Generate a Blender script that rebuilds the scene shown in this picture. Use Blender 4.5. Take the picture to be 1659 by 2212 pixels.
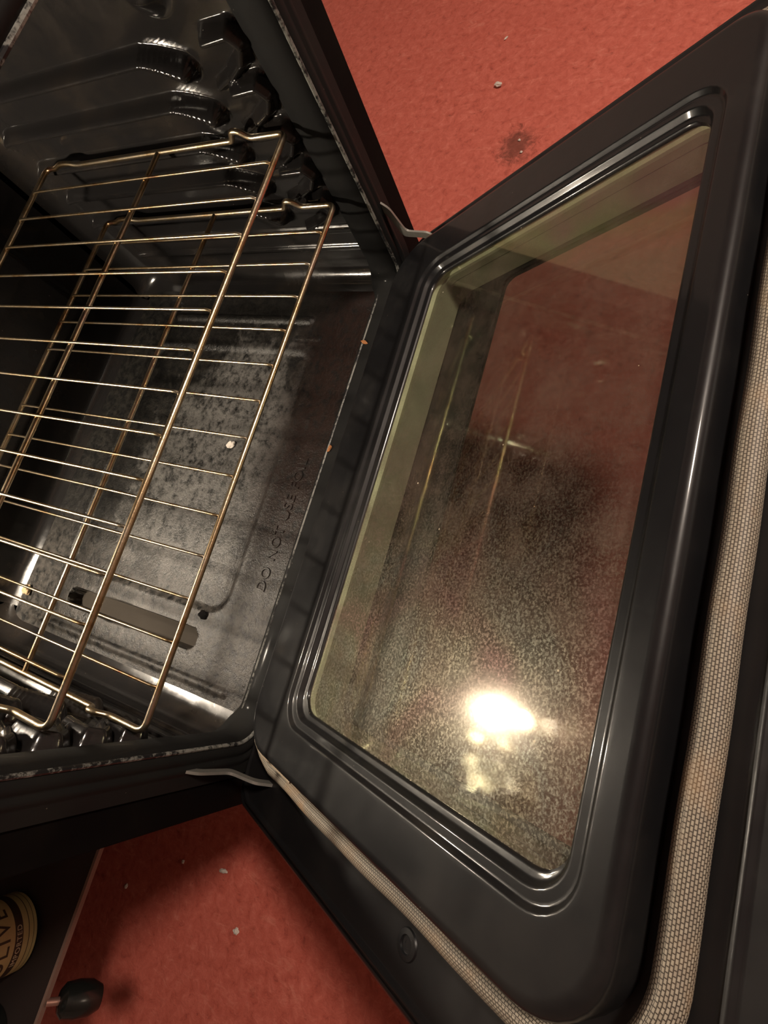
import bpy, bmesh, math, random
from math import sin, cos, pi, sqrt, atan2
from mathutils import Vector, Matrix, noise
random.seed(7)
for o in list(bpy.data.objects):
    bpy.data.objects.remove(o)
SC = bpy.context.scene
COL = SC.collection
UP = 0.60                                  # oven coordinates are measured from the upper rack; the floor is 0.60 below

# ------------------------------------------------------------------ camera
cam_d = bpy.data.cameras.new('camera'); cam = bpy.data.objects.new('camera', cam_d); COL.objects.link(cam)
cam_d.sensor_fit = 'HORIZONTAL'; cam_d.sensor_width = 36; cam_d.lens = 24.889
cam_d.clip_start = 0.01
cr, cu, cb = Vector((0.27879326, -0.89058345, -0.35935419)), Vector((0.9386927, 0.17368749, 0.29780644)), Vector((-0.20280616, -0.42034958, 0.88440709))
cam.matrix_world = Matrix(((cr.x, cu.x, cb.x, -0.14767461), (cr.y, cu.y, cb.y, -0.3855863), (cr.z, cu.z, cb.z, 0.3296048 + UP), (0, 0, 0, 1)))
SC.camera = cam

# ------------------------------------------------------------------ world, exposure
w = bpy.data.worlds.new('world'); SC.world = w; w.use_nodes = True
w.node_tree.nodes['Background'].inputs[0].default_value = (1.0, 0.93, 0.85, 1)
w.node_tree.nodes['Background'].inputs[1].default_value = 0.05
SC.view_settings.view_transform = 'Standard'; SC.view_settings.look = 'None'
SC.view_settings.gamma = 1; SC.view_settings.use_curve_mapping = False
SC.view_settings.exposure = 1.0
CEIL_POWER = 108.0          # emission of the ceiling lamp diffuser
CEIL_POS = (0.80, -1.00, 1.80)
BULB_POWER = 640.0         # emission of the oven lamp
BULB_POS = (-0.245, 0.405, 0.195)

# ------------------------------------------------------------------ material helpers
def nmat(name):
    m = bpy.data.materials.new(name); m.use_nodes = True
    return m, m.node_tree.nodes, m.node_tree.links, m.node_tree.nodes['Principled BSDF']
def obj_coord(N, L, scale=1.0, kind='Object'):
    tc = N.new('ShaderNodeTexCoord'); mp = N.new('ShaderNodeMapping'); L.new(tc.outputs[kind], mp.inputs[0])
    if not isinstance(scale, (tuple, list)): scale = (scale,)*3
    mp.inputs['Scale'].default_value = scale
    return mp.outputs[0]
def noise_n(N, L, vec, scale, detail=4, rough=0.6, dist=0):
    n = N.new('ShaderNodeTexNoise'); L.new(vec, n.inputs['Vector'])
    n.inputs['Scale'].default_value = scale; n.inputs['Detail'].default_value = detail; n.inputs['Roughness'].default_value = rough
    n.inputs['Distortion'].default_value = dist
    return n.outputs['Fac']
def ramp(N, L, fac, stops):
    r = N.new('ShaderNodeValToRGB'); L.new(fac, r.inputs[0]); e = r.color_ramp.elements
    while len(e) < len(stops): e.new(0.5)
    for el, (p, c) in zip(e, stops):
        el.position = p; el.color = c if len(c) == 4 else (*c, 1)
    return r.outputs[0]
def mixc(N, L, fac, a, b, mode='MIX'):
    m = N.new('ShaderNodeMix'); m.data_type = 'RGBA'; m.blend_type = mode
    for sock, v in ((m.inputs[0], fac), (m.inputs[6], a), (m.inputs[7], b)):
        if isinstance(v, (int, float)): sock.default_value = v
        elif isinstance(v, tuple): sock.default_value = v if len(v) == 4 else (*v, 1)
        else: L.new(v, sock)
    return m.outputs[2]
def math_n(N, L, op, a, b=None, c=None, clamp=False):
    m = N.new('ShaderNodeMath'); m.operation = op; m.use_clamp = clamp
    for i, v in enumerate((a, b, c)):
        if v is None: continue
        if isinstance(v, (int, float)): m.inputs[i].default_value = v
        else: L.new(v, m.inputs[i])
    return m.outputs[0]
def bump(N, L, h, strength, dist, P, normal=None):
    b = N.new('ShaderNodeBump'); b.inputs['Strength'].default_value = strength; b.inputs['Distance'].default_value = dist
    L.new(h, b.inputs['Height'])
    if normal is not None: L.new(normal, b.inputs['Normal'])
    if P is not None: L.new(b.outputs[0], P.inputs['Normal'])
    return b.outputs[0]
def sep(N, L, v):
    s = N.new('ShaderNodeSeparateXYZ'); L.new(v, s.inputs[0]); return s.outputs
def smooth_n(N, L, v, a, b):
    m = N.new('ShaderNodeMapRange'); m.interpolation_type = 'SMOOTHSTEP'; L.new(v, m.inputs[0])
    m.inputs[1].default_value = a; m.inputs[2].default_value = b; m.inputs[3].default_value = 0; m.inputs[4].default_value = 1
    return m.outputs[0]

def enamel(name, base=(.012, .012, .013), rough=.2, spec=.5, coat=0, stain=.35, stain_c=(.035, .024, .015), speck=.5, bumpy=.15):
    m, N, L, P = nmat(name)
    v = obj_coord(N, L)
    big = noise_n(N, L, v, 9, 6, .65)
    fine = noise_n(N, L, v, 420, 3, .7)
    c = mixc(N, L, math_n(N, L, 'MULTIPLY', smooth_n(N, L, big, .45, .72), stain), base, stain_c)
    if speck:
        vo = N.new('ShaderNodeTexVoronoi'); L.new(v, vo.inputs['Vector']); vo.inputs['Scale'].default_value = 95
        near = math_n(N, L, 'LESS_THAN', vo.outputs['Distance'], .045)
        pick = math_n(N, L, 'GREATER_THAN', sep(N, L, vo.outputs['Color'])[0], .78)
        c = mixc(N, L, math_n(N, L, 'MULTIPLY', math_n(N, L, 'MULTIPLY', near, pick), speck), c, (.35, .31, .25))
    L.new(c, P.inputs['Base Color'])
    r = math_n(N, L, 'MULTIPLY_ADD', smooth_n(N, L, big, .35, .75), .22, rough)
    L.new(r, P.inputs['Roughness'])
    P.inputs['Specular IOR Level'].default_value = spec
    if coat: P.inputs['Coat Weight'].default_value = coat; P.inputs['Coat Roughness'].default_value = .09
    h = math_n(N, L, 'ADD', math_n(N, L, 'MULTIPLY', noise_n(N, L, v, 30, 3), 1.0), math_n(N, L, 'MULTIPLY', fine, .15))
    bump(N, L, h, bumpy, .002, P)
    return m
M = {}
M['enamel'] = enamel('black porcelain enamel', rough=.17)
M['wall_enamel'] = enamel('black cavity enamel', base=(.014, .013, .013), rough=.10, stain=.4, stain_c=(.034, .024, .016), speck=.6, bumpy=.12)
M['liner'] = enamel('black door enamel', base=(.008, .008, .009), rough=.36, spec=.30, coat=.40, stain=.5, stain_c=(.022, .020, .018), speck=.5, bumpy=.08)
M['frame'] = enamel('range front enamel', base=(.011, .011, .011), rough=.60, spec=.14, coat=.03, stain=.3, stain_c=(.02, .018, .014), speck=.4, bumpy=.08)
M['black_paint'] = enamel('satin black paint', base=(.008, .008, .009), rough=.32, stain=.2, stain_c=(.02, .015, .012), speck=.25, bumpy=.05)
M['matte_black'] = enamel('matte black steel', base=(.003, .0025, .0025), rough=.75, spec=.08, stain=.1, speck=0, bumpy=.03)

def floor_enamel():
    m, N, L, P = nmat('stained oven floor enamel')
    v = obj_coord(N, L); s = sep(N, L, v)
    x = s[0]; y = math_n(N, L, 'ADD', s[1], .25)      # the range's origin sits 0.25 behind the oven front
    n1 = noise_n(N, L, v, 14, 7, .72, .4); n2 = noise_n(N, L, v, 90, 5, .7); n3 = noise_n(N, L, v, 330, 3, .8)
    base = mixc(N, L, smooth_n(N, L, n2, .35, .7), (.007, .007, .007), (.022, .020, .017))
    # pale baked-on deposit on the middle of the panel
    cx = math_n(N, L, 'SUBTRACT', x, 0.0); cy = math_n(N, L, 'SUBTRACT', y, .17)
    d = math_n(N, L, 'SQRT', math_n(N, L, 'ADD', math_n(N, L, 'POWER', math_n(N, L, 'DIVIDE', cx, .21), 2.0), math_n(N, L, 'POWER', math_n(N, L, 'DIVIDE', cy, .13), 2.0)))
    dn = math_n(N, L, 'ADD', d, math_n(N, L, 'MULTIPLY', math_n(N, L, 'SUBTRACT', n1, .5), 2.6))
    pale = math_n(N, L, 'SUBTRACT', 1.0, smooth_n(N, L, dn, .70, 1.15))
    pm = math_n(N, L, 'MULTIPLY', pale, smooth_n(N, L, n2, .30, .62))
    c = mixc(N, L, math_n(N, L, 'MULTIPLY', pm, .75), base, (.135, .13, .122))
    # brown grease along the front lip
    fr = math_n(N, L, 'SUBTRACT', 1.0, smooth_n(N, L, math_n(N, L, 'ADD', y, math_n(N, L, 'MULTIPLY', math_n(N, L, 'SUBTRACT', n1, .5), .12)), .03, .12))
    gx = math_n(N, L, 'MULTIPLY_ADD', smooth_n(N, L, x, -.14, -.04), .7, .3)
    fm = math_n(N, L, 'MULTIPLY', math_n(N, L, 'MULTIPLY', fr, gx), smooth_n(N, L, n2, .32, .55))
    c = mixc(N, L, math_n(N, L, 'MULTIPLY', fm, .95), c, (.014, .006, .004))
    # grey worn left strip
    lf = math_n(N, L, 'SUBTRACT', 1.0, smooth_n(N, L, math_n(N, L, 'ADD', x, math_n(N, L, 'MULTIPLY', math_n(N, L, 'SUBTRACT', n1, .5), .08)), -.19, -.10))
    c = mixc(N, L, math_n(N, L, 'MULTIPLY', math_n(N, L, 'MULTIPLY', lf, smooth_n(N, L, n2, .36, .6)), .5), c, (.09, .08, .07))
    spots = math_n(N, L, 'GREATER_THAN', n3, .62)
    c = mixc(N, L, math_n(N, L, 'MULTIPLY', spots, .75), c, (.003, .003, .004))
    L.new(c, P.inputs['Base Color'])
    L.new(math_n(N, L, 'MULTIPLY_ADD', n2, .34, .20), P.inputs['Roughness']); P.inputs['Specular IOR Level'].default_value = .42
    h = math_n(N, L, 'ADD', math_n(N, L, 'MULTIPLY', n3, .5), math_n(N, L, 'MULTIPLY', n2, .8))
    bump(N, L, h, .7, .0020, P)
    return m
M['oven_floor'] = floor_enamel()

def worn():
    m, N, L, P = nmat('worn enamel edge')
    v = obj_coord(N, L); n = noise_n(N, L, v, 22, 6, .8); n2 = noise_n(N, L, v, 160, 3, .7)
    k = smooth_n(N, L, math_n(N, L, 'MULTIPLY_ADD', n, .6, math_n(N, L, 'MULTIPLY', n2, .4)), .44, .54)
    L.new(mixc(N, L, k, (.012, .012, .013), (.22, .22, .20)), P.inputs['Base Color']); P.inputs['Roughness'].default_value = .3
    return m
def simple(name, c, rough=.5, metal=0.0, bs=0, bscale=200, spec=.5, emit=None):
    m, N, L, P = nmat(name)
    v = obj_coord(N, L); n = noise_n(N, L, v, bscale, 4)
    dark = tuple(k*.78 for k in c)
    L.new(mixc(N, L, n, dark, c), P.inputs['Base Color'])
    P.inputs['Roughness'].default_value = rough; P.inputs['Metallic'].default_value = metal
    P.inputs['Specular IOR Level'].default_value = spec
    if bs: bump(N, L, n, bs, .001, P)
    if emit:
        P.inputs['Emission Color'].default_value = (*emit[0], 1); P.inputs['Emission Strength'].default_value = emit[1]
    return m
M['zinc'] = simple('zinc plated steel', (.55, .53, .48), .35, .9, .2)
M['hinge'] = simple('dull hinge steel', (.34, .33, .30), .45, .6, .2)
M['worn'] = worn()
M['hem'] = simple('bare tan steel hem', (.46, .36, .26), .45, .3, .2)
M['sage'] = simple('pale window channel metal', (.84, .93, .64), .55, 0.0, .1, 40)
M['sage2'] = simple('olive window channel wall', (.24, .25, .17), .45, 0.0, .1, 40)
M['slot_metal'] = simple('bare grey metal', (.05, .042, .034), .8, 0, .3, 60, spec=.1)
M['white_wall'] = simple('warm white paint', (.58, .55, .50), .8)
M['crumb'] = simple('white crumb', (.75, .68, .60), .8, 0, .4)
M['tan_crumb'] = simple('tan crumb', (.60, .42, .24), .8, 0, .4)
M['black_plastic'] = simple('glossy black plastic', (.010, .011, .010), .22)
M['brown_edge'] = simple('brown board edge', (.22, .14, .11), .6)
M['dark_board'] = simple('dark board', (.02, .012, .010), .7)
M['copper'] = simple('pinkish metal', (.55, .32, .26), .35, .8)
M['rust'] = simple('rusty scale', (.45, .18, .06), .8, 0, .6)
M['letters'] = enamel('embossed letter enamel', base=(.016, .012, .010), rough=.10, stain=.3, speck=0, bumpy=.1)
M['bulb'] = simple('lit bulb', (1, .9, .75), .5, emit=((1.0, .86, .68), BULB_POWER))
M['fill_lamp'] = simple('fill light glow', (1, .9, .8), .5, emit=((1.0, .80, .60), 10.0))  # emission of the added fill on the front wall
M['ceil_lamp'] = simple('lit ceiling diffuser', (1, .9, .8), .5, emit=((1.0, .85, .71), CEIL_POWER))

def chrome():
    m, N, L, P = nmat('heat tinted steel wire')
    v = obj_coord(N, L); n = noise_n(N, L, v, 18, 5, .7); n2 = noise_n(N, L, v, 300, 3)
    c = ramp(N, L, n, [(.28, (.18, .06, .05)), (.38, (.46, .30, .15)), (.5, (.58, .46, .30)), (.62, (.60, .50, .38)), (.75, (.45, .29, .25))])
    L.new(c, P.inputs['Base Color']); P.inputs['Metallic'].default_value = 1.0
    P.inputs['Roughness'].default_value = .30
    bump(N, L, n2, .3, .0006, P)
    return m
M['wire'] = chrome()

def red_floor():
    m, N, L, P = nmat('mottled red floor')
    v = obj_coord(N, L)
    a = noise_n(N, L, v, 5, 6, .65, .3); b = noise_n(N, L, v, 55, 6, .75, .5); c3 = noise_n(N, L, v, 140, 4, .7)
    c = ramp(N, L, b, [(.28, (.27, .050, .036)), (.42, (.50, .105, .072)), (.58, (.60, .145, .105)), (.75, (.72, .25, .18))])
    c = mixc(N, L, math_n(N, L, 'MULTIPLY', smooth_n(N, L, a, .35, .7), .25), c, (.50, .10, .07))
    pits = math_n(N, L, 'MULTIPLY', math_n(N, L, 'LESS_THAN', c3, .33), .45)
    c = mixc(N, L, pits, c, (.20, .035, .025))
    thr = noise_n(N, L, obj_coord(N, L, (60, 22, 22)), 1.0, 5, .7, 1.2)
    c = mixc(N, L, math_n(N, L, 'MULTIPLY', smooth_n(N, L, thr, .56, .70), .35), c, (.78, .30, .22))
    # sooty smudge beside the door
    s = sep(N, L, v)
    dx = math_n(N, L, 'POWER', math_n(N, L, 'DIVIDE', math_n(N, L, 'SUBTRACT', s[0], .965), .055), 2.0)
    dy = math_n(N, L, 'POWER', math_n(N, L, 'DIVIDE', math_n(N, L, 'SUBTRACT', s[1], .0), .04), 2.0)
    d = math_n(N, L, 'SQRT', math_n(N, L, 'ADD', dx, dy))
    sm = math_n(N, L, 'SUBTRACT', 1.0, smooth_n(N, L, math_n(N, L, 'ADD', d, math_n(N, L, 'MULTIPLY', math_n(N, L, 'SUBTRACT', b, .5), 2.5)), .3, 1.3))
    c = mixc(N, L, math_n(N, L, 'MULTIPLY', sm, .65), c, (.06, .025, .015))
    L.new(c, P.inputs['Base Color']); P.inputs['Roughness'].default_value = .55
    bump(N, L, math_n(N, L, 'ADD', b, math_n(N, L, 'MULTIPLY', c3, .4)), .5, .003, P)
    return m
M['floor'] = red_floor()

def braid():
    m, N, L, P = nmat('woven fibreglass braid')
    uv = N.new('ShaderNodeUVMap'); uv.uv_map = 'UVMap'
    br = N.new('ShaderNodeTexBrick'); L.new(uv.outputs[0], br.inputs['Vector'])
    br.offset = .5; br.inputs['Scale'].default_value = 1.0
    br.inputs['Brick Width'].default_value = .0023; br.inputs['Row Height'].default_value = .00155
    br.inputs['Mortar Size'].default_value = .00042; br.inputs['Mortar Smooth'].default_value = .8
    br.inputs['Color1'].default_value = (.42, .37, .29, 1); br.inputs['Color2'].default_value = (.34, .29, .225, 1)
    br.inputs['Mortar'].default_value = (.05, .038, .028, 1)
    n = noise_n(N, L, obj_coord(N, L), 25, 4, .6)
    c = mixc(N, L, math_n(N, L, 'MULTIPLY', smooth_n(N, L, n, .5, .8), .5), br.outputs['Color'], (.45, .27, .13))
    L.new(c, P.inputs['Base Color']); P.inputs['Roughness'].default_value = .6
    bump(N, L, br.outputs['Fac'], -.9, .0012, P)
    return m
M['braid'] = braid()

def glass(name, tint, refl, refl_rough, haze=0.0, haze_rough=.35, dirt=0.0, irid=False):
    m, N, L, P = nmat(name); N.remove(P)
    out = N['Material Output']
    tr = N.new('ShaderNodeBsdfTransparent'); tr.inputs[0].default_value = (*tint, 1)
    gl = N.new('ShaderNodeBsdfGlossy'); gl.inputs['Roughness'].default_value = refl_rough
    v = obj_coord(N, L)
    ge = N.new('ShaderNodeNewGeometry'); front = math_n(N, L, 'SUBTRACT', 1.0, ge.outputs['Backfacing'])
    fr = N.new('ShaderNodeFresnel'); fr.inputs[0].default_value = 1.5
    f = math_n(N, L, 'MULTIPLY', math_n(N, L, 'MULTIPLY', fr.outputs[0], refl, clamp=True), front)
    if irid:
        n = noise_n(N, L, v, 6, 2, .5, .8)
        c = ramp(N, L, n, [(.34, (1.0, .55, .65)), (.45, (.75, .95, .45)), (.56, (1.0, .88, .60)), (.68, (.65, .95, .60))])
        L.new(c, gl.inputs['Color'])
    mx = N.new('ShaderNodeMixShader'); L.new(f, mx.inputs[0]); L.new(tr.outputs[0], mx.inputs[1]); L.new(gl.outputs[0], mx.inputs[2])
    last = mx.outputs[0]
    if dirt:
        fine = noise_n(N, L, v, 560, 4, .85); mid = noise_n(N, L, v, 28, 5, .65); big = noise_n(N, L, v, 5, 4, .6)
        s = sep(N, L, v)
        # more grease to the left half of the pane
        grad = math_n(N, L, 'SUBTRACT', 1.0, smooth_n(N, L, math_n(N, L, 'ADD', s[0], math_n(N, L, 'MULTIPLY', math_n(N, L, 'SUBTRACT', big, .5), .25)), -.16, .14))
        spk = smooth_n(N, L, fine, .46, .62)
        den = math_n(N, L, 'MULTIPLY', math_n(N, L, 'MULTIPLY_ADD', grad, .8, .2), front)
        # rough grease film: broad glossy lobe broken up by specks
        hz = N.new('ShaderNodeBsdfGlossy'); hz.inputs['Roughness'].default_value = haze_rough
        n5 = noise_n(N, L, v, 9, 2, .5, .6)
        L.new(ramp(N, L, n5, [(.34, (1.0, .62, .55)), (.45, (1.0, .90, .68)), (.55, (.92, .95, .78)), (.68, (1.0, .78, .45))]), hz.inputs['Color'])
        m1 = N.new('ShaderNodeMixShader')
        L.new(math_n(N, L, 'MULTIPLY', math_n(N, L, 'MULTIPLY', math_n(N, L, 'MULTIPLY_ADD', spk, .95, .12), den), haze), m1.inputs[0])
        L.new(last, m1.inputs[1]); L.new(hz.outputs[0], m1.inputs[2])
        h2 = N.new('ShaderNodeBsdfGlossy'); h2.inputs['Roughness'].default_value = .15; h2.inputs['Color'].default_value = (1.0, .93, .80, 1)
        m1b = N.new('ShaderNodeMixShader'); L.new(math_n(N, L, 'MULTIPLY', den, .032), m1b.inputs[0]); L.new(m1.outputs[0], m1b.inputs[1]); L.new(h2.outputs[0], m1b.inputs[2]); m1 = m1b
        df = N.new('ShaderNodeBsdfDiffuse'); df.inputs[0].default_value = (.15, .11, .085, 1)
        m2 = N.new('ShaderNodeMixShader')
        dd = math_n(N, L, 'MULTIPLY', math_n(N, L, 'MULTIPLY', smooth_n(N, L, math_n(N, L, 'MULTIPLY_ADD', mid, .6, math_n(N, L, 'MULTIPLY', fine, .4)), .40, .62), math_n(N, L, 'MULTIPLY_ADD', den, .75, .25)), dirt)
        L.new(dd, m2.inputs[0]); L.new(m1.outputs[0], m2.inputs[1]); L.new(df.outputs[0], m2.inputs[2])
        vo = N.new('ShaderNodeTexVoronoi'); L.new(v, vo.inputs['Vector']); vo.inputs['Scale'].default_value = 70
        near = math_n(N, L, 'LESS_THAN', vo.outputs['Distance'], .06)
        pick = math_n(N, L, 'GREATER_THAN', sep(N, L, vo.outputs['Color'])[0], .93)
        wd = N.new('ShaderNodeBsdfDiffuse'); wd.inputs[0].default_value = (.7, .6, .45, 1)
        m3 = N.new('ShaderNodeMixShader'); L.new(math_n(N, L, 'MULTIPLY', near, pick), m3.inputs[0]); L.new(m2.outputs[0], m3.inputs[1]); L.new(wd.outputs[0], m3.inputs[2])
        last = m3.outputs[0]
    L.new(last, out.inputs['Surface'])
    return m
M['inner_glass'] = glass('greasy coated inner glass', (.96, .95, .92), 2.2, .045, haze=.15, haze_rough=.44, dirt=.38, irid=True)
M['outer_glass'] = glass('outer door glass', (.50, .57, .56), 1.0, .03)
M['lamp_glass'] = glass('lamp cover glass', (.97, .95, .9), 1.0, .02)

# ------------------------------------------------------------------ mesh helpers
class MB:
    def __init__(s): s.v = []; s.f = []; s.uv = {}; s.mi = []; s.cur = 0
    def add(s, vs, fs, uvs=None):
        b = len(s.v); s.v += [tuple(p) for p in vs]
        for i, f in enumerate(fs):
            if uvs: s.uv[len(s.f)] = uvs[i]
            s.f.append(tuple(b+k for k in f)); s.mi.append(s.cur)
        return s
    def box(s, x0, x1, y0, y1, z0, z1, T=None):
        P = [(x, y, z) for x in (x0, x1) for y in (y0, y1) for z in (z0, z1)]
        if T: P = [T(*p) for p in P]
        return s.add(P, [(0, 1, 3, 2), (4, 6, 7, 5), (0, 4, 5, 1), (2, 3, 7, 6), (0, 2, 6, 4), (1, 5, 7, 3)])
    def loops(s, LP, close=True, cap0=False, cap1=False):
        n = len(LP[0]); P = [p for l in LP for p in l]; F = []
        for i in range(len(LP)-1):
            for j in range(n if close else n-1):
                k = (j+1) % n; F.append((i*n+j, i*n+k, (i+1)*n+k, (i+1)*n+j))
        if cap0: F.append(tuple(range(n-1, -1, -1)))
        if cap1: F.append(tuple((len(LP)-1)*n+j for j in range(n)))
        return s.add(P, F)
    def tube(s, pts, r, closed=False, n=10, uv=False, flat=1.0):
        pts = [Vector(p) for p in pts]; m = len(pts); rings = []
        tang = []
        for i in range(m):
            if closed: t = pts[(i+1) % m]-pts[i-1]
            else: t = pts[min(i+1, m-1)]-pts[max(i-1, 0)]
            tang.append(t.normalized())
        ref = Vector((0, 0, 1)) if abs(tang[0].z) < .9 else Vector((1, 0, 0))
        nrm = (ref-tang[0]*ref.dot(tang[0])).normalized(); d = 0; dist = [0]
        for i in range(m):
            t = tang[i]; nrm = (nrm-t*nrm.dot(t)).normalized(); bn = t.cross(nrm)
            rr = r[i] if isinstance(r, (list, tuple)) else r
            rings.append([tuple(pts[i]+nrm*cos(2*pi*j/n)*rr+bn*sin(2*pi*j/n)*rr*flat) for j in range(n)])
            if i: d += (pts[i]-pts[i-1]).length; dist.append(d)
        P = [p for q in rings for p in q]; F = []; U = []
        R0 = r if not isinstance(r, (list, tuple)) else r[0]
        cnt = m if closed else m-1
        if closed: dist.append(d+(pts[0]-pts[-1]).length)
        for i in range(cnt):
            a = i; b = (i+1) % m
            for j in range(n):
                k = (j+1) % n
                F.append((a*n+j, a*n+k, b*n+k, b*n+j))
                v0, v1 = j/n*2*pi*R0, (j+1)/n*2*pi*R0
                U.append(((dist[i], v0), (dist[i], v1), (dist[i+1], v1), (dist[i+1], v0)))
        if not closed:
            F.append(tuple(range(n-1, -1, -1))); U.append([(0, 0)]*n)
            F.append(tuple((m-1)*n+j for j in range(n))); U.append([(0, 0)]*n)
        return s.add(P, F, U if uv else None)
    def grid(s, fn, nu, nv):
        P = [fn(i/nu, j/nv) for i in range(nu+1) for j in range(nv+1)]
        F = [(i*(nv+1)+j, (i+1)*(nv+1)+j, (i+1)*(nv+1)+j+1, i*(nv+1)+j+1) for i in range(nu) for j in range(nv)]
        return s.add(P, F)
    def lathe(s, prof, c, axis=(0, 0, 1), n=32):
        a = Vector(axis).normalized(); ref = Vector((1, 0, 0)) if abs(a.x) < .9 else Vector((0, 1, 0))
        e1 = (ref-a*ref.dot(a)).normalized(); e2 = a.cross(e1); c = Vector(c)
        return s.loops([[tuple(c+a*h+e1*cos(2*pi*j/n)*r+e2*sin(2*pi*j/n)*r) for j in range(n)] for r, h in prof])
    def build(s, name, mats, parent=None, loc=None, smooth=True, angle=40, bevel=0, fix=True):
        me = bpy.data.meshes.new(name)
        org = Vector(loc) if loc else (Vector(parent['_o']) if parent is not None else Vector((0, 0, 0)))
        me.from_pydata([tuple(Vector(p)-org) for p in s.v], [], s.f)
        if s.uv:
            ul = me.uv_layers.new(name='UVMap')
            for i, p in enumerate(me.polygons):
                if i in s.uv:
                    for li, c in zip(p.loop_indices, s.uv[i]): ul.data[li].uv = c
        if not isinstance(mats, (list, tuple)): mats = [mats]
        for m in mats: me.materials.append(m)
        for p, k in zip(me.polygons, s.mi): p.material_index = k; p.use_smooth = smooth
        if fix:
            bm = bmesh.new(); bm.from_mesh(me); bmesh.ops.recalc_face_normals(bm, faces=bm.faces); bm.to_mesh(me); bm.free()
        if smooth:
            try: me.set_sharp_from_angle(angle=math.radians(angle))
            except Exception: pass
        o = bpy.data.objects.new(name, me); COL.objects.link(o)
        o['_o'] = tuple(org)
        if parent is not None: o.parent = parent; o.location = (0, 0, 0)
        else: o.location = org
        if bevel:
            b = o.modifiers.new('bevel', 'BEVEL'); b.width = bevel; b.segments = 2; b.limit_method = 'ANGLE'
        return o
def thing(name, label, cat, loc, group=None):
    o = bpy.data.objects.new(name, None); COL.objects.link(o); o.location = loc; o['_o'] = tuple(loc)
    o.empty_display_size = .05
    tag(o, label, cat, group); return o
def tag(o, label=None, cat=None, group=None, kind=None):
    if label: o['label'] = label
    if cat: o['category'] = cat
    if group: o['group'] = group
    if kind: o['kind'] = kind
    return o
def rrect(x0, x1, y0, y1, r, seg=8):
    """rounded rectangle, counter clockwise"""
    if not isinstance(r, (tuple, list)): r = (r,)*4
    out = []
    for (cx, cy, a0, rr) in ((x1, y0, -90, r[0]), (x1, y1, 0, r[1]), (x0, y1, 90, r[2]), (x0, y0, 180, r[3])):
        sx = -1 if cx == x1 else 1; sy = 1 if cy == y0 else -1
        for k in range(seg+1):
            a = math.radians(a0+90*k/seg); out.append((cx+sx*rr+cos(a)*rr, cy+sy*rr+sin(a)*rr))
    return out
def fillet(pts, r, seg=5, closed=False):
    """round the corners of a 3-D polyline"""
    P = [Vector(p) for p in pts]; n = len(P); out = []
    for i in range(n):
        if not closed and i in (0, n-1): out.append(P[i]); continue
        a, b, c = P[i-1], P[i], P[(i+1) % n]
        u = (a-b); v = (c-b); rr = min(r, u.length*.45, v.length*.45)
        p0 = b+u.normalized()*rr; p1 = b+v.normalized()*rr
        for k in range(seg+1):
            t = k/seg; out.append(p0*(1-t)**2+b*2*t*(1-t)+p1*t*t)
    return out
def sstep(a, b, x):
    t = max(0, min(1, (x-a)/(b-a))); return t*t*(3-2*t)
def seg_d(px, py, a, b):
    ax, ay = a; bx, by = b; dx, dy = bx-ax, by-ay
    t = max(0, min(1, ((px-ax)*dx+(py-ay)*dy)/(dx*dx+dy*dy)))
    return math.hypot(px-ax-t*dx, py-ay-t*dy)

# ------------------------------------------------------------------ room
room = MB().add([(-3, -3, -.6), (3.2, -3, -.6), (3.2, .95, -.6), (-3, .95, -.6)], [(0, 1, 2, 3)]).build('floor', M['floor'], smooth=False); tag(room, kind='structure')
def slab(name, *a):
    o = MB().box(*a).build(name, M['white_wall'], smooth=False); tag(o, kind='structure'); return o
slab('wall_back', -3, 3.2, .95, 1.05, -.6, 1.85)
slab('wall_right', 3.2, 3.3, -3, .95, -.6, 1.85)
slab('wall_left', -3.1, -3, -3, .95, -.6, 1.85)
slab('wall_front', -3, 3.2, -3.1, -3, -.6, 1.85)
slab('ceiling', -3, 3.2, -3, .95, 1.85, 1.95)

fill_lt = thing('fill_light', 'added unseen fill light low on the wall behind the camera', 'light', (.5, -2.99, .35))  # added out of view to brighten the floor under the door
MB().box(.2, .8, -3, -2.985, .2, .5).build('fill_plate', M['zinc'], fill_lt, smooth=False)
MB().lathe([(.0005, 0), (.14, 0), (.15, .02), (.12, .08), (.06, .11), (.0005, .12)], (.5, -2.985, .35), (0, 1, 0)).build('fill_dome', M['fill_lamp'], fill_lt)
cl = thing('ceiling_light', 'round lit ceiling light above the kitchen floor', 'light', (CEIL_POS[0], CEIL_POS[1], 1.85))
MB().lathe([(.001, -.001), (.17, -.001), (.175, -.015), (.165, -.03), (.15, -.03)], (CEIL_POS[0], CEIL_POS[1], 1.85)).build('fixture', M['zinc'], cl)
MB().lathe([(.15, -.02), (.148, -.032), (.12, -.045), (.06, -.052), (.0005, -.054)], (CEIL_POS[0], CEIL_POS[1], 1.85)).build('diffuser', M['ceil_lamp'], cl)

# ------------------------------------------------------------------ range
HB = .384; YF = -.048
rg = thing('kitchen_range', 'black freestanding range with its oven door lowered part way, beside the red floor', 'range', (0, .25, -.6))
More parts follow.
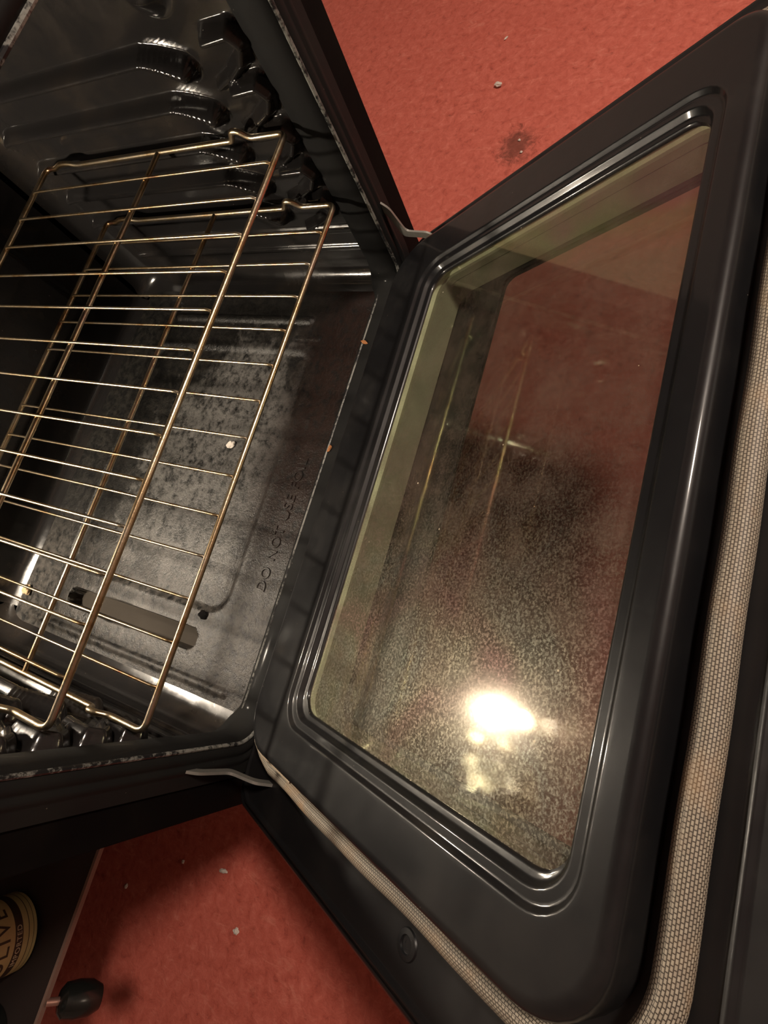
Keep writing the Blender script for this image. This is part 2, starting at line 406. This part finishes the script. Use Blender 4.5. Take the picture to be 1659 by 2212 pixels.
# outer body
for s in (-1, 1):
    b = MB(); xa, xb = sorted((s*.349, s*HB)); b.box(xa, xb, YF+.004, .60, -.56, .27)
    b.build('side_panel', M['matte_black'], rg, smooth=False, bevel=.002)
MB().box(-.349, .349, .56, .60, -.56, .27).build('back_panel', M['matte_black'], rg, smooth=False)
b = MB(); b.box(-.388, .388, YF-.02, .60, .272, .305); b.build('cooktop', M['enamel'], rg, smooth=False, bevel=.004)
b = MB(); b.box(-.349, .349, YF-.002, .0, -.56, -.285); b.build('storage_drawer', M['black_paint'], rg, smooth=False, bevel=.004)
for x in (-.33, .33):
    for y in (.02, .54):
        MB().lathe([(.0005, 0), (.018, 0), (.02, .006), (.012, .01), (.012, .045)], (x, y, -.6)).build('levelling_foot', M['black_plastic'], rg)

# front frame: rounded opening with stepped beads
OX, OZ0, OZ1 = .308, -.2315, .222
def fl(off, y, rmin=.032): return [(p, y, q) for p, q in rrect(-OX-off, OX+off, OZ0-off, OZ1+off, rmin+off*.8, 8)]
prof = [(.010, .002), (.008, .0), (.004, -.008), (0, -.016), (0, -.034), (.0015, -.040), (.005, -.045), (.010, -.0475), (.014, -.048), (.016, -.0465), (.018, -.0465), (.020, -.0485), (.024, -.0485), (.026, -.047), (.0275, -.047), (.038, -.047), (.0395, -.047), (.0410, -.044), (.041, -.020)]
f = MB().loops([fl(o, y) for o, y in prof])
f.build('front_frame', M['frame'], rg, angle=60)

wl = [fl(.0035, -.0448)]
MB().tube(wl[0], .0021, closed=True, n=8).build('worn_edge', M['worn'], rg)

# cavity side walls with pressed rack guides
LEV = [.094, .0475, 0.0, -.0445, -.0889]
LEV_UP = .141
XW = .322
def ridge(d, r, amp, soft=1.0):
    t = d/r
    return amp*max(0.0, 1-t*t)**1.0 if t < 1 else 0.0
HOOK = [((.042, .003), (.014, .004), .0085, .0185), ((.014, .004), (.006, -.006), .0090, .0180), ((.006, -.006), (.016, -.020), .0085, .0165),
        ((.016, -.020), (.036, -.031), .0075, .014), ((.036, -.031), (.060, -.040), .006, .010)]
def wall_d(y, z, left=False):
    d = 0.0
    best = 0.0
    for li, zi in enumerate(LEV):
        if zi == LEV[-1] or zi == LEV[2]: k = 1.0
        else: k = 1.0
        zt = zi-.0105
        e = seg_d(y, z, (.425, zt), (.128, zt)); best = max(best, ridge(e, .0080, .0195))
        for k in range(9):                                      # the ledge flares into a drooping nose
            t = k/8; py = .128-.040*t; pz = zt-.0005-.0185*t**1.3; rr = .0080+.0055*t
            e = math.hypot(y-py, z-pz)
            if e < rr: best = max(best, ridge(e, rr, .0195))
        for p, q, r0, am in HOOK:
            e = seg_d(y, z, (p[0], zt+p[1]), (q[0], zt+q[1])); best = max(best, ridge(e, r0, am))
    # oval dimple high up
    e = math.hypot((y-.080)/.026, (z-.143)/.032)
    if e < 1.2: best = max(best, .019*(1-sstep(.35, 1.2, e)))
    # lower beads along the foot of the wall
    for zb, r, a, y0, y1 in ((-.150, .007, .004, .0, .40), (-.180, .0055, .005, -.00, .42)):
        e = seg_d(y, z, (y1, zb), (y0, zb)); best = max(best, ridge(e, r, a))
    d += best
    R = .030; z0 = -.2345+R
    if z < z0: d += R-sqrt(max(0, R*R-(z0-z)**2))
    R = .045; y0 = .455-R
    if y > y0: d += R-sqrt(max(0, R*R-(y-y0)**2))
    return d
for s in (-1, 1):
    def fn(u, v):
        y = -.006+(.4545+.006)*u; z = -.2345+(.2345+.228)*v
        return (s*(XW-wall_d(y, z)), y, z)
    MB().grid(fn, 250, 270).build('oven_wall', M['wall_enamel'], rg, angle=80)
# back wall with a shallow pressed panel, ceiling
def bw(u, v):
    x = -.275+.55*u; z = -.236+.464*v
    e = max(abs(x)-.20, abs(z+.02)-.13)
    d = .006*(1-sstep(-.004, .006, e))
    R = .02
    if z < -.236+R: d += R-sqrt(max(0, R*R-(-.236+R-z)**2))
    return (x, .4545-d, z)
MB().grid(bw, 90, 90).build('back_wall', M['wall_enamel'], rg, angle=80)
MB().box(-.32, .32, -.015, .46, .224, .232).build('oven_ceiling', M['wall_enamel'], rg, smooth=False)

# oven floor panel
def fl_h(x, y):
    h = 0.0
    # pressed recess
    ex = abs(x+.0)-.193; ey = abs(y-.215)-.157
    rr = .03
    q = math.hypot(max(ex+rr, 0), max(ey+rr, 0))-rr if (ex+rr > 0 and ey+rr > 0) else max(ex, ey)
    h -= .0055*(1-sstep(-.009, .003, q))
    h += ridge(seg_d(x, y, (.242, .085), (.242, .345)), .0075, .004)
    h += ridge(seg_d(x, y, (.212, .06), (.212, .10)), .004, .0015)
    h += ridge(seg_d(x, y, (-.278, .02), (-.278, .40)), .006, .003)
    # slot over the lower element
    e = seg_d(x, y, (-.231, .100), (-.233, .325))
    h -= .022*(1-sstep(.0125, .0145, e))
    # inner step of the recess
    if y < .10 and q < -.01: h -= .0012*(1-sstep(.068, .078, y))
    return h
FX, FY0, FY1 = .299, -.0135, .437
def fn(u, v):
    x = -FX+2*FX*u; y = FY0+(FY1-FY0)*v
    return (x, y, -.2345+fl_h(x, y))
fm = MB().grid(fn, 340, 260)
for i, f_ in enumerate(fm.f):
    c = [fm.v[k] for k in f_]; x = sum(p[0] for p in c)/4; y = sum(p[1] for p in c)/4
    if seg_d(x, y, (-.231, .100), (-.233, .325)) < .0128: fm.mi[i] = 1
fm.build('floor_panel', [M['oven_floor'], M['slot_metal']], rg, angle=70)
# bright lip at the front of the panel
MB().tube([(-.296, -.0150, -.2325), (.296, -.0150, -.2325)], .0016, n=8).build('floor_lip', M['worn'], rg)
def text_mesh(txt, size, depth, T, name, mat, parent):
    cu_ = bpy.data.curves.new('t', 'FONT'); cu_.body = txt; cu_.size = size; cu_.extrude = depth; cu_.bevel_depth = depth*.5; cu_.bevel_resolution = 1
    cu_.space_character = 1.15
    to = bpy.data.objects.new('t', cu_); COL.objects.link(to)
    bpy.context.view_layer.update()
    me = bpy.data.meshes.new_from_object(to.evaluated_get(bpy.context.evaluated_depsgraph_get()))
    bpy.data.objects.remove(to)
    b_ = MB(); b_.add([T(*v.co) for v in me.vertices], [tuple(p.vertices) for p in me.polygons])
    return b_.build(name, mat, parent, smooth=False)
text_mesh('DO NOT USE FOIL', .0195, .0008, lambda x, y, z: (x-.150, y+.011, -.2341+z*.8), 'embossed_text', M['oven_floor'], rg)

# oven lamp at the upper back corner
bx, by, bz = BULB_POS
MB().lathe([(.0005, 0), (.030, 0), (.032, .004), (.026, .010), (.020, .011)], (bx, .4545, bz), (0, -1, 0)).build('lamp_socket', M['zinc'], rg)
bl = MB().lathe([(.008, .0), (.009, .010), (.0135, .022), (.0155, .030), (.0135, .040), (.008, .047), (.0004, .050)], (bx, .4465, bz), (0, -1, 0), 20).build('lamp_bulb', M['bulb'], rg)

# hinge arms
for s in (-1, 1):
    x = s*.330
    P = [(x, -.044, -.118), (x, -.057, -.132), (x, -.067, -.168), (x, -.096, -.172), (x, -.110, -.190)]
    P = fillet(P, .006, 4)
    b = MB(); L0 = []
    for p in P:
        L0.append([(p.x-.0014, p.y, p.z), (p.x+.0014, p.y, p.z), (p.x+.0014, p.y+.006, p.z-.008), (p.x-.0014, p.y+.006, p.z-.008)])
    b.loops(L0, cap0=True, cap1=True); b.build('hinge_arm', M['hinge'], rg, smooth=False)

# ------------------------------------------------------------------ oven door
TH = math.radians(32.3164)
def D(x, u, w): return (x, -u*cos(TH)+w*sin(TH), u*sin(TH)+w*cos(TH))
W0 = -.187; WR = -.2155; WB = -.244
def dl(x0, x1, u0, u1, r, w, seg=8): return [D(p, q, w) for p, q in rrect(x0, x1, u0, u1, r, seg)]
def ring(prof, base, seg=8, cr=None):
    """prof: (inset, w, radius); base bounds"""
    x0, x1, u0, u1 = base
    r0 = max(p[2] for p in prof)
    return [dl(x0+i, x1-i, u0+i, u1-i, max(r, .002) if cr is None else tuple(max(c+r-r0, .002) for c in cr), w, seg) for i, w, r in prof]
GB = (-.2425, .2425, .0385, .3335)
HO = (-.2385, .2385, .108, .322)
# door skin: inner rim face, edge, outer face with the window opening
skin = MB()
skin.loops([dl(*GB, .02, WR)] +
           ring([(-.002, WR, .03), (.0, WR, .03), (.0015, WR+.0016, .03), (.0035, WR+.0016, .03), (.005, WR, .03), (.007, WR, .03)][::-1], (-.365, .3595, -.0765, .403)) +
           [dl(-.3735+i, xr, -.082+i, .458-i, .02, w_) for i, xr, w_ in ((.0085, .3575, WR), (.0055, .3585, WR), (.004, .3595, WR-.0006), (.0012, .362, WR-.003), (0, .365, WR-.007), (0, .3725, WB+.004), (.003, .3705, WB))] +
           [dl(*HO, .012, WB), dl(*HO, .012, WB+.006), dl(-.246, .246, .034, .338, .02, WB+.006)])
door = skin.build('oven_door', M['black_paint'], rg, angle=50)
# pressed liner
B1 = (-.301, .310, -.050, .3665); B2 = (-.2605, .2605, .020, .3465)
ln = MB()
ln.loops(ring([(0, WR, .045), (0, W0-.0075, .045), (.0006, W0-.0045, .045), (.0022, W0-.0018, .044), (.0045, W0-.0006, .043), (.0070, W0, .042), (.0085, W0, .041), (.011, W0, .040)], B1, cr=(.045, .026, .045, .045)) +
         ring([(-.003, W0, .032), (-.001, W0, .031), (0, W0-.0001, .030), (.0008, W0-.0006, .029), (.0024, W0-.0032, .028), (.0032, W0-.0036, .027), (.0045, W0-.0036, .027), (.0082, W0-.0036, .024), (.0090, W0-.0036, .024), (.0102, W0-.0044, .023), (.0116, W0-.0080, .022), (.0130, W0-.0088, .021)], B2) +
         ring([(-.0022, W0-.0088, .022), (-.0006, W0-.0095, .021), (0, W0-.0125, .02)], GB))
ln.build('door_liner', M['liner'], door, angle=60)
hem = dl(-.3018, .3108, -.0508, .3672, .0455, W0-.0058)
MB().tube(hem[2:12], .0008, n=8).build('liner_hem', M['hem'], door)
MB().tube([D(-.3018, .06, W0-.0058)]+hem[27:36]+[D(-.20, -.0508, W0-.0058)], .0010, n=8).build('liner_hem', M['hem'], door)
# window channel between the panes
ch = MB()
ch.loops([dl(-.2455, .2455, .0355, .3365, .02, W0-.0127), dl(-.2455, .2455, .0355, .3365, .02, W0-.0200), dl(-.243, .243, .040, .334, .018, W0-.0212), dl(-.243, .243, .040, .334, .018, WB+.0065)])
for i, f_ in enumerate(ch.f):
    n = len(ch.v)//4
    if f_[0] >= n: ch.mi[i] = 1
ch.build('window_channel', [M['sage'], M['sage2']], door, angle=30)
def pane(base, r, wt, th, name, mat):
    top = dl(*base, r, wt); bot = dl(*base, r, wt-th)
    return MB().loops([bot, top], cap0=True, cap1=True).build(name, mat, door, smooth=False)
def sheet(base, r, wt, name, mat, nx=1):
    p = dl(*base, r, wt)
    return MB().add(p, [tuple(range(len(p)))]).build(name, mat, door, smooth=False, fix=False)
pane((-.2445, .2445, .0365, .3355), .02, W0-.0115, .004, 'inner_glass', M['inner_glass'])
pane((HO[0]+.0005, HO[1]-.0005, HO[2]+.0005, HO[3]-.0005), .0115, WB+.0045, .004, 'outer_glass', M['outer_glass'])
# gasket: woven tube around the liner
gp = [(-.2985, -.052), (-.3065, -.030), (-.3125, -.004)]
gp += [(-.3125+.055*(1-cos(pi/2*k/14)), .3262+.055*sin(pi/2*k/14)) for k in range(15)]
gp += [(.3205-.032*(1-cos(pi/2*k/14)), .3492+.032*sin(pi/2*k/14)) for k in range(14, -1, -1)]
gp += [(.3205, -.004), (.3165, -.030), (.3085, -.052)]
dense = []
for i in range(len(gp)-1):
    a, b_ = gp[i], gp[i+1]; d_ = math.hypot(b_[0]-a[0], b_[1]-a[1]); k = max(1, int(d_/.012))
    for j in range(k): dense.append((a[0]+(b_[0]-a[0])*j/k, a[1]+(b_[1]-a[1])*j/k))
dense.append(gp[-1])
GR = .0080
MB().tube([D(x+.0008*sin(i*.35), u, WR+GR*.72+.0006*sin(i*.8)) for i, (x, u) in enumerate(dense)], GR, closed=False, n=24, uv=True, flat=1.0).build('gasket', M['braid'], door, angle=80)
# rim screw
def disc(x, u, w_, prof, name, mat, par):
    c = D(x, u, w_); n = Vector(D(0, 0, 1))
    return MB().lathe(prof, c, n, 24).build(name, mat, par)
disc(-.3365, .2225, WR, [(.0095, .0), (.0088, .0012), (.0055, .0016), (.0050, .0002), (.0022, .0002), (.0018, -.001), (.0004, -.001)], 'screw', M['black_paint'], door)

# ------------------------------------------------------------------ racks
def make_rack(label, dx, dy, z, jog=0):
    t = thing('oven_rack', label, 'oven rack', (dx, dy+.195, z), 'wire racks in the oven')
    XR, YB = .2995, .3925; r = .0032
    right = [(XR, 0, 0), (XR, .047, 0), (XR, .057, .009), (XR, .066, .010), (XR, .071, 0), (XR, .080, 0), (XR, .33, 0), (XR, .345, .004), (XR, .362, .004), (XR, .372, 0), (XR, YB, 0)]
    left = [(-x, y, zz) for x, y, zz in reversed(right)]
    pts = [(x+dx, y+dy, zz+z) for x, y, zz in right+left]
    loop = fillet(pts, .010, 5, closed=True)
    MB().tube(loop, r, closed=True, n=12).build('rim_frame', M['wire'], t, angle=80)
    MB().tube([(-XR+dx, .183+dy, z), (XR+dx, .183+dy, z)], .0029, n=12).build('cross_bar', M['wire'], t, angle=80)
    for k in range(-6, 7):
        x = k*.04305+dx
        e = .0004*random.uniform(-1, 1)
        P = [(x, dy+.0005, z+.0004), (x, dy+.006, z+.0036), (x+e, dy+.18, z+.0040), (x, dy+YB-.006, z+.0036), (x, dy+YB-.0005, z+.0004)]
        MB().tube(fillet(P, .004, 3), .00155, n=8).build('wire', M['wire'], t, angle=80)
    return t
make_rack('upper wire oven rack, heat-tinted steel, nearest the camera', 0, 0, .0005)
make_rack('lower wire oven rack seen through the bars of the upper one', -.003, -.0135, -.0884)

# ------------------------------------------------------------------ crumbs
def crumb(name, label, cat, p, r, mat, sq=(1, 1, 1), group=None, seed=0):
    bm = bmesh.new(); bmesh.ops.create_icosphere(bm, subdivisions=3, radius=r)
    for v_ in bm.verts:
        k = 1+.45*noise.noise(v_.co*(1.6/r)+Vector((seed*3.1, seed, 0)))
        v_.co = Vector((v_.co.x*k*sq[0], v_.co.y*k*sq[1], v_.co.z*k*sq[2]))
    zmin = min(v_.co.z for v_ in bm.verts)
    me = bpy.data.meshes.new(name)
    for v_ in bm.verts: v_.co.z -= zmin
    bm.to_mesh(me); bm.free(); me.materials.append(mat)
    o = bpy.data.objects.new(name, me); COL.objects.link(o); o.location = p; o.rotation_euler = (0, 0, seed*1.3)
    tag(o, label, cat, group); return o
G = 'crumbs on the red floor'
FL_ = -.6
crumb('crumb', 'largest white crumb on the bright red floor right of the oven', 'crumb', (1.157, .0865, FL_), .0075, M['crumb'], (1.3, .8, .6), G, 1)
crumb('crumb', 'tiny pale crumb on the bright red floor, furthest from the sooty smudge', 'crumb', (1.314, .105, FL_), .0035, M['crumb'], (1.6, .7, .5), G, 2)
crumb('crumb', 'pale crumb in the middle of the sooty smudge on the floor', 'crumb', (.9786, -.0046, FL_), .003, M['crumb'], (1, 1, .6), G, 3)
crumb('crumb', 'pale crumb at the door side of the sooty smudge on the floor', 'crumb', (.9427, -.017, FL_), .003, M['crumb'], (1, 1, .6), G, 4)
crumb('crumb', 'oblong white crumb on the dim red floor, nearest the range', 'crumb', (-.6369, .1571, FL_), .0058, M['crumb'], (.6, 1.4, .6), G, 5)
crumb('crumb', 'small crumb on the dim red floor nearest the shelf board', 'crumb', (-.7461, .3505, FL_), .004, M['crumb'], (.8, 1, .6), G, 6)
crumb('crumb', 'white crumb on the dim red floor nearest the edge of the door', 'crumb', (-.7072, .0967, FL_), .0052, M['crumb'], (1, 1, .6), G, 7)
crumb('crumb', 'faint crumb on the dim red floor between the range and the oblong crumb', 'crumb', (-.6594, .2458, FL_), .003, M['crumb'], (1, 1, .6), G, 8)
crumb('food_crumb', 'pale burnt flake lying on the oven floor under the lower rack', 'crumb', (.036, .149, -.2396), .0052, M['crumb'], (1.3, 1, .4), None, 9)
crumb('food_crumb', 'round tan crumb at the back left of the oven floor', 'crumb', (-.247, .424, -.2345), .0075, M['tan_crumb'], (1.1, .8, .7), None, 10)
crumb('burnt_crumb', 'black burnt blot beside the slot in the oven floor', 'crumb', (-.1985, .088, -.2352), .0065, M['matte_black'], (1.1, .9, .25), None, 11)
crumb('rust_flake', 'orange rust flake on the front lip of the oven floor, nearest the greasy stain', 'rust flake', (.050, -.018, -.2320), .003, M['rust'], (1.6, .8, .5), 'rust flakes on the oven lip', 12)
crumb('rust_flake', 'orange rust flake on the front lip of the oven floor, nearest the right wall', 'rust flake', (.208, -.018, -.2320), .003, M['rust'], (1.8, .7, .5), 'rust flakes on the oven lip', 13)

# ------------------------------------------------------------------ shelf with pull-out board, jar
SX, SY, SZ = -.516, .150, -.270
cart = thing('shelf_unit', 'dark shelf unit with a thin brown-edged board and a black knob beside the range', 'shelf', (SX-.22, SY+.14, -.6))
MB().box(SX-.46, SX, SY+.005, SY+.32, SZ-.010, SZ-.001).build('shelf_board', M['dark_board'], cart, smooth=False)
MB().box(SX-.46, SX, SY, SY+.004, SZ-.007, SZ).build('board_edge', M['brown_edge'], cart, smooth=False)
MB().box(SX-.46, SX, SY+.32, SY+.33, -.6, .1).build('back_board', M['dark_board'], cart, smooth=False)
for x0 in (SX-.46, SX-.012):
    MB().box(x0, x0+.010, SY+.30, SY+.32, -.6, .1).build('post', M['dark_board'], cart, smooth=False)
kc = Vector((-.694, .150, SZ-.006)); ka = Vector((0, -.55, -.83))
MB().lathe([(.0045, -.002), (.0045, .018), (.007, .020)], kc, ka, 16).build('knob_stem', M['copper'], cart)
MB().lathe([(.0004, .012), (.012, .013), (.018, .018), (.020, .032), (.019, .048), (.013, .060), (.0004, .063)], kc, ka, 24).build('knob', M['black_plastic'], cart)

def jar_mat():
    m, N, L, P = nmat('printed gold paper label')
    v = obj_coord(N, L); s = sep(N, L, v)
    n = noise_n(N, L, v, 60, 4)
    c = mixc(N, L, n, (.30, .24, .10), (.42, .34, .16))
    for a, b2 in ((.0165, .0175), (.0245, .0345), (.0105, .0112)):
        k = math_n(N, L, 'MULTIPLY', math_n(N, L, 'GREATER_THAN', s[2], a), math_n(N, L, 'LESS_THAN', s[2], b2))
        c = mixc(N, L, k, c, (.035, .022, .012))
    L.new(c, P.inputs['Base Color']); P.inputs['Roughness'].default_value = .5
    return m
JC = (-.650, .235, SZ-.001); JR = .043
jar = thing('food_jar', 'jar with a gold printed label standing on the brown-edged shelf board', 'jar', JC)
MB().lathe([(.0005, .0005), (JR-.008, .0005), (JR-.002, .003), (JR, .008), (JR, .13), (JR-.01, .142), (JR-.014, .15)], JC, n=48).build('jar_body', M['black_plastic'], jar)
MB().lathe([(JR+.0006, .0065), (JR+.0006, .125)], JC, n=64).build('paper_label', jar_mat(), jar)
MB().lathe([(JR-.012, .146), (JR-.008, .147), (JR-.008, .166), (.0005, .168)], JC, n=40).build('lid', M['black_plastic'], jar)
def wrap(txt, size, a0, h, mat, name, r=JR+.0009):
    def T(x, y, z):
        a = a0+x/r; return (JC[0]+cos(a)*(r+z), JC[1]+sin(a)*(r+z), JC[2]+h+y)
    return text_mesh(txt, size, .0001, T, name, mat, jar)
M['ink'] = simple('dark ink', (.04, .025, .012), .6)
M['pale_ink'] = simple('pale ink', (.45, .38, .25), .6)
wrap('OLIVE', .027, math.radians(-118), .041, M['ink'], 'label_text')
wrap('IMPORTED', .0085, math.radians(-105), .0265, M['pale_ink'], 'band_text')
# dark glossy bottle beside it
bt = thing('dark_bottle', 'dark glossy bottle standing beside the gold labelled jar', 'bottle', (-.752, .215, SZ-.0005))
MB().lathe([(.0005, 0), (.026, 0), (.029, .004), (.029, .085), (.020, .105), (.011, .115), (.011, .14)], (-.752, .215, SZ-.0005), n=32).build('bottle_body', M['black_plastic'], bt)
MB().lathe([(.0125, .128), (.0125, .146), (.0005, .147)], (-.752, .215, SZ-.0005), n=24).build('cap', M['black_plastic'], bt)

# ------------------------------------------------------------------ lift everything onto the floor level
for o in COL.objects:
    if o.parent is None and o.type != 'CAMERA': o.location.z += UP
    if '_o' in o: del o['_o']
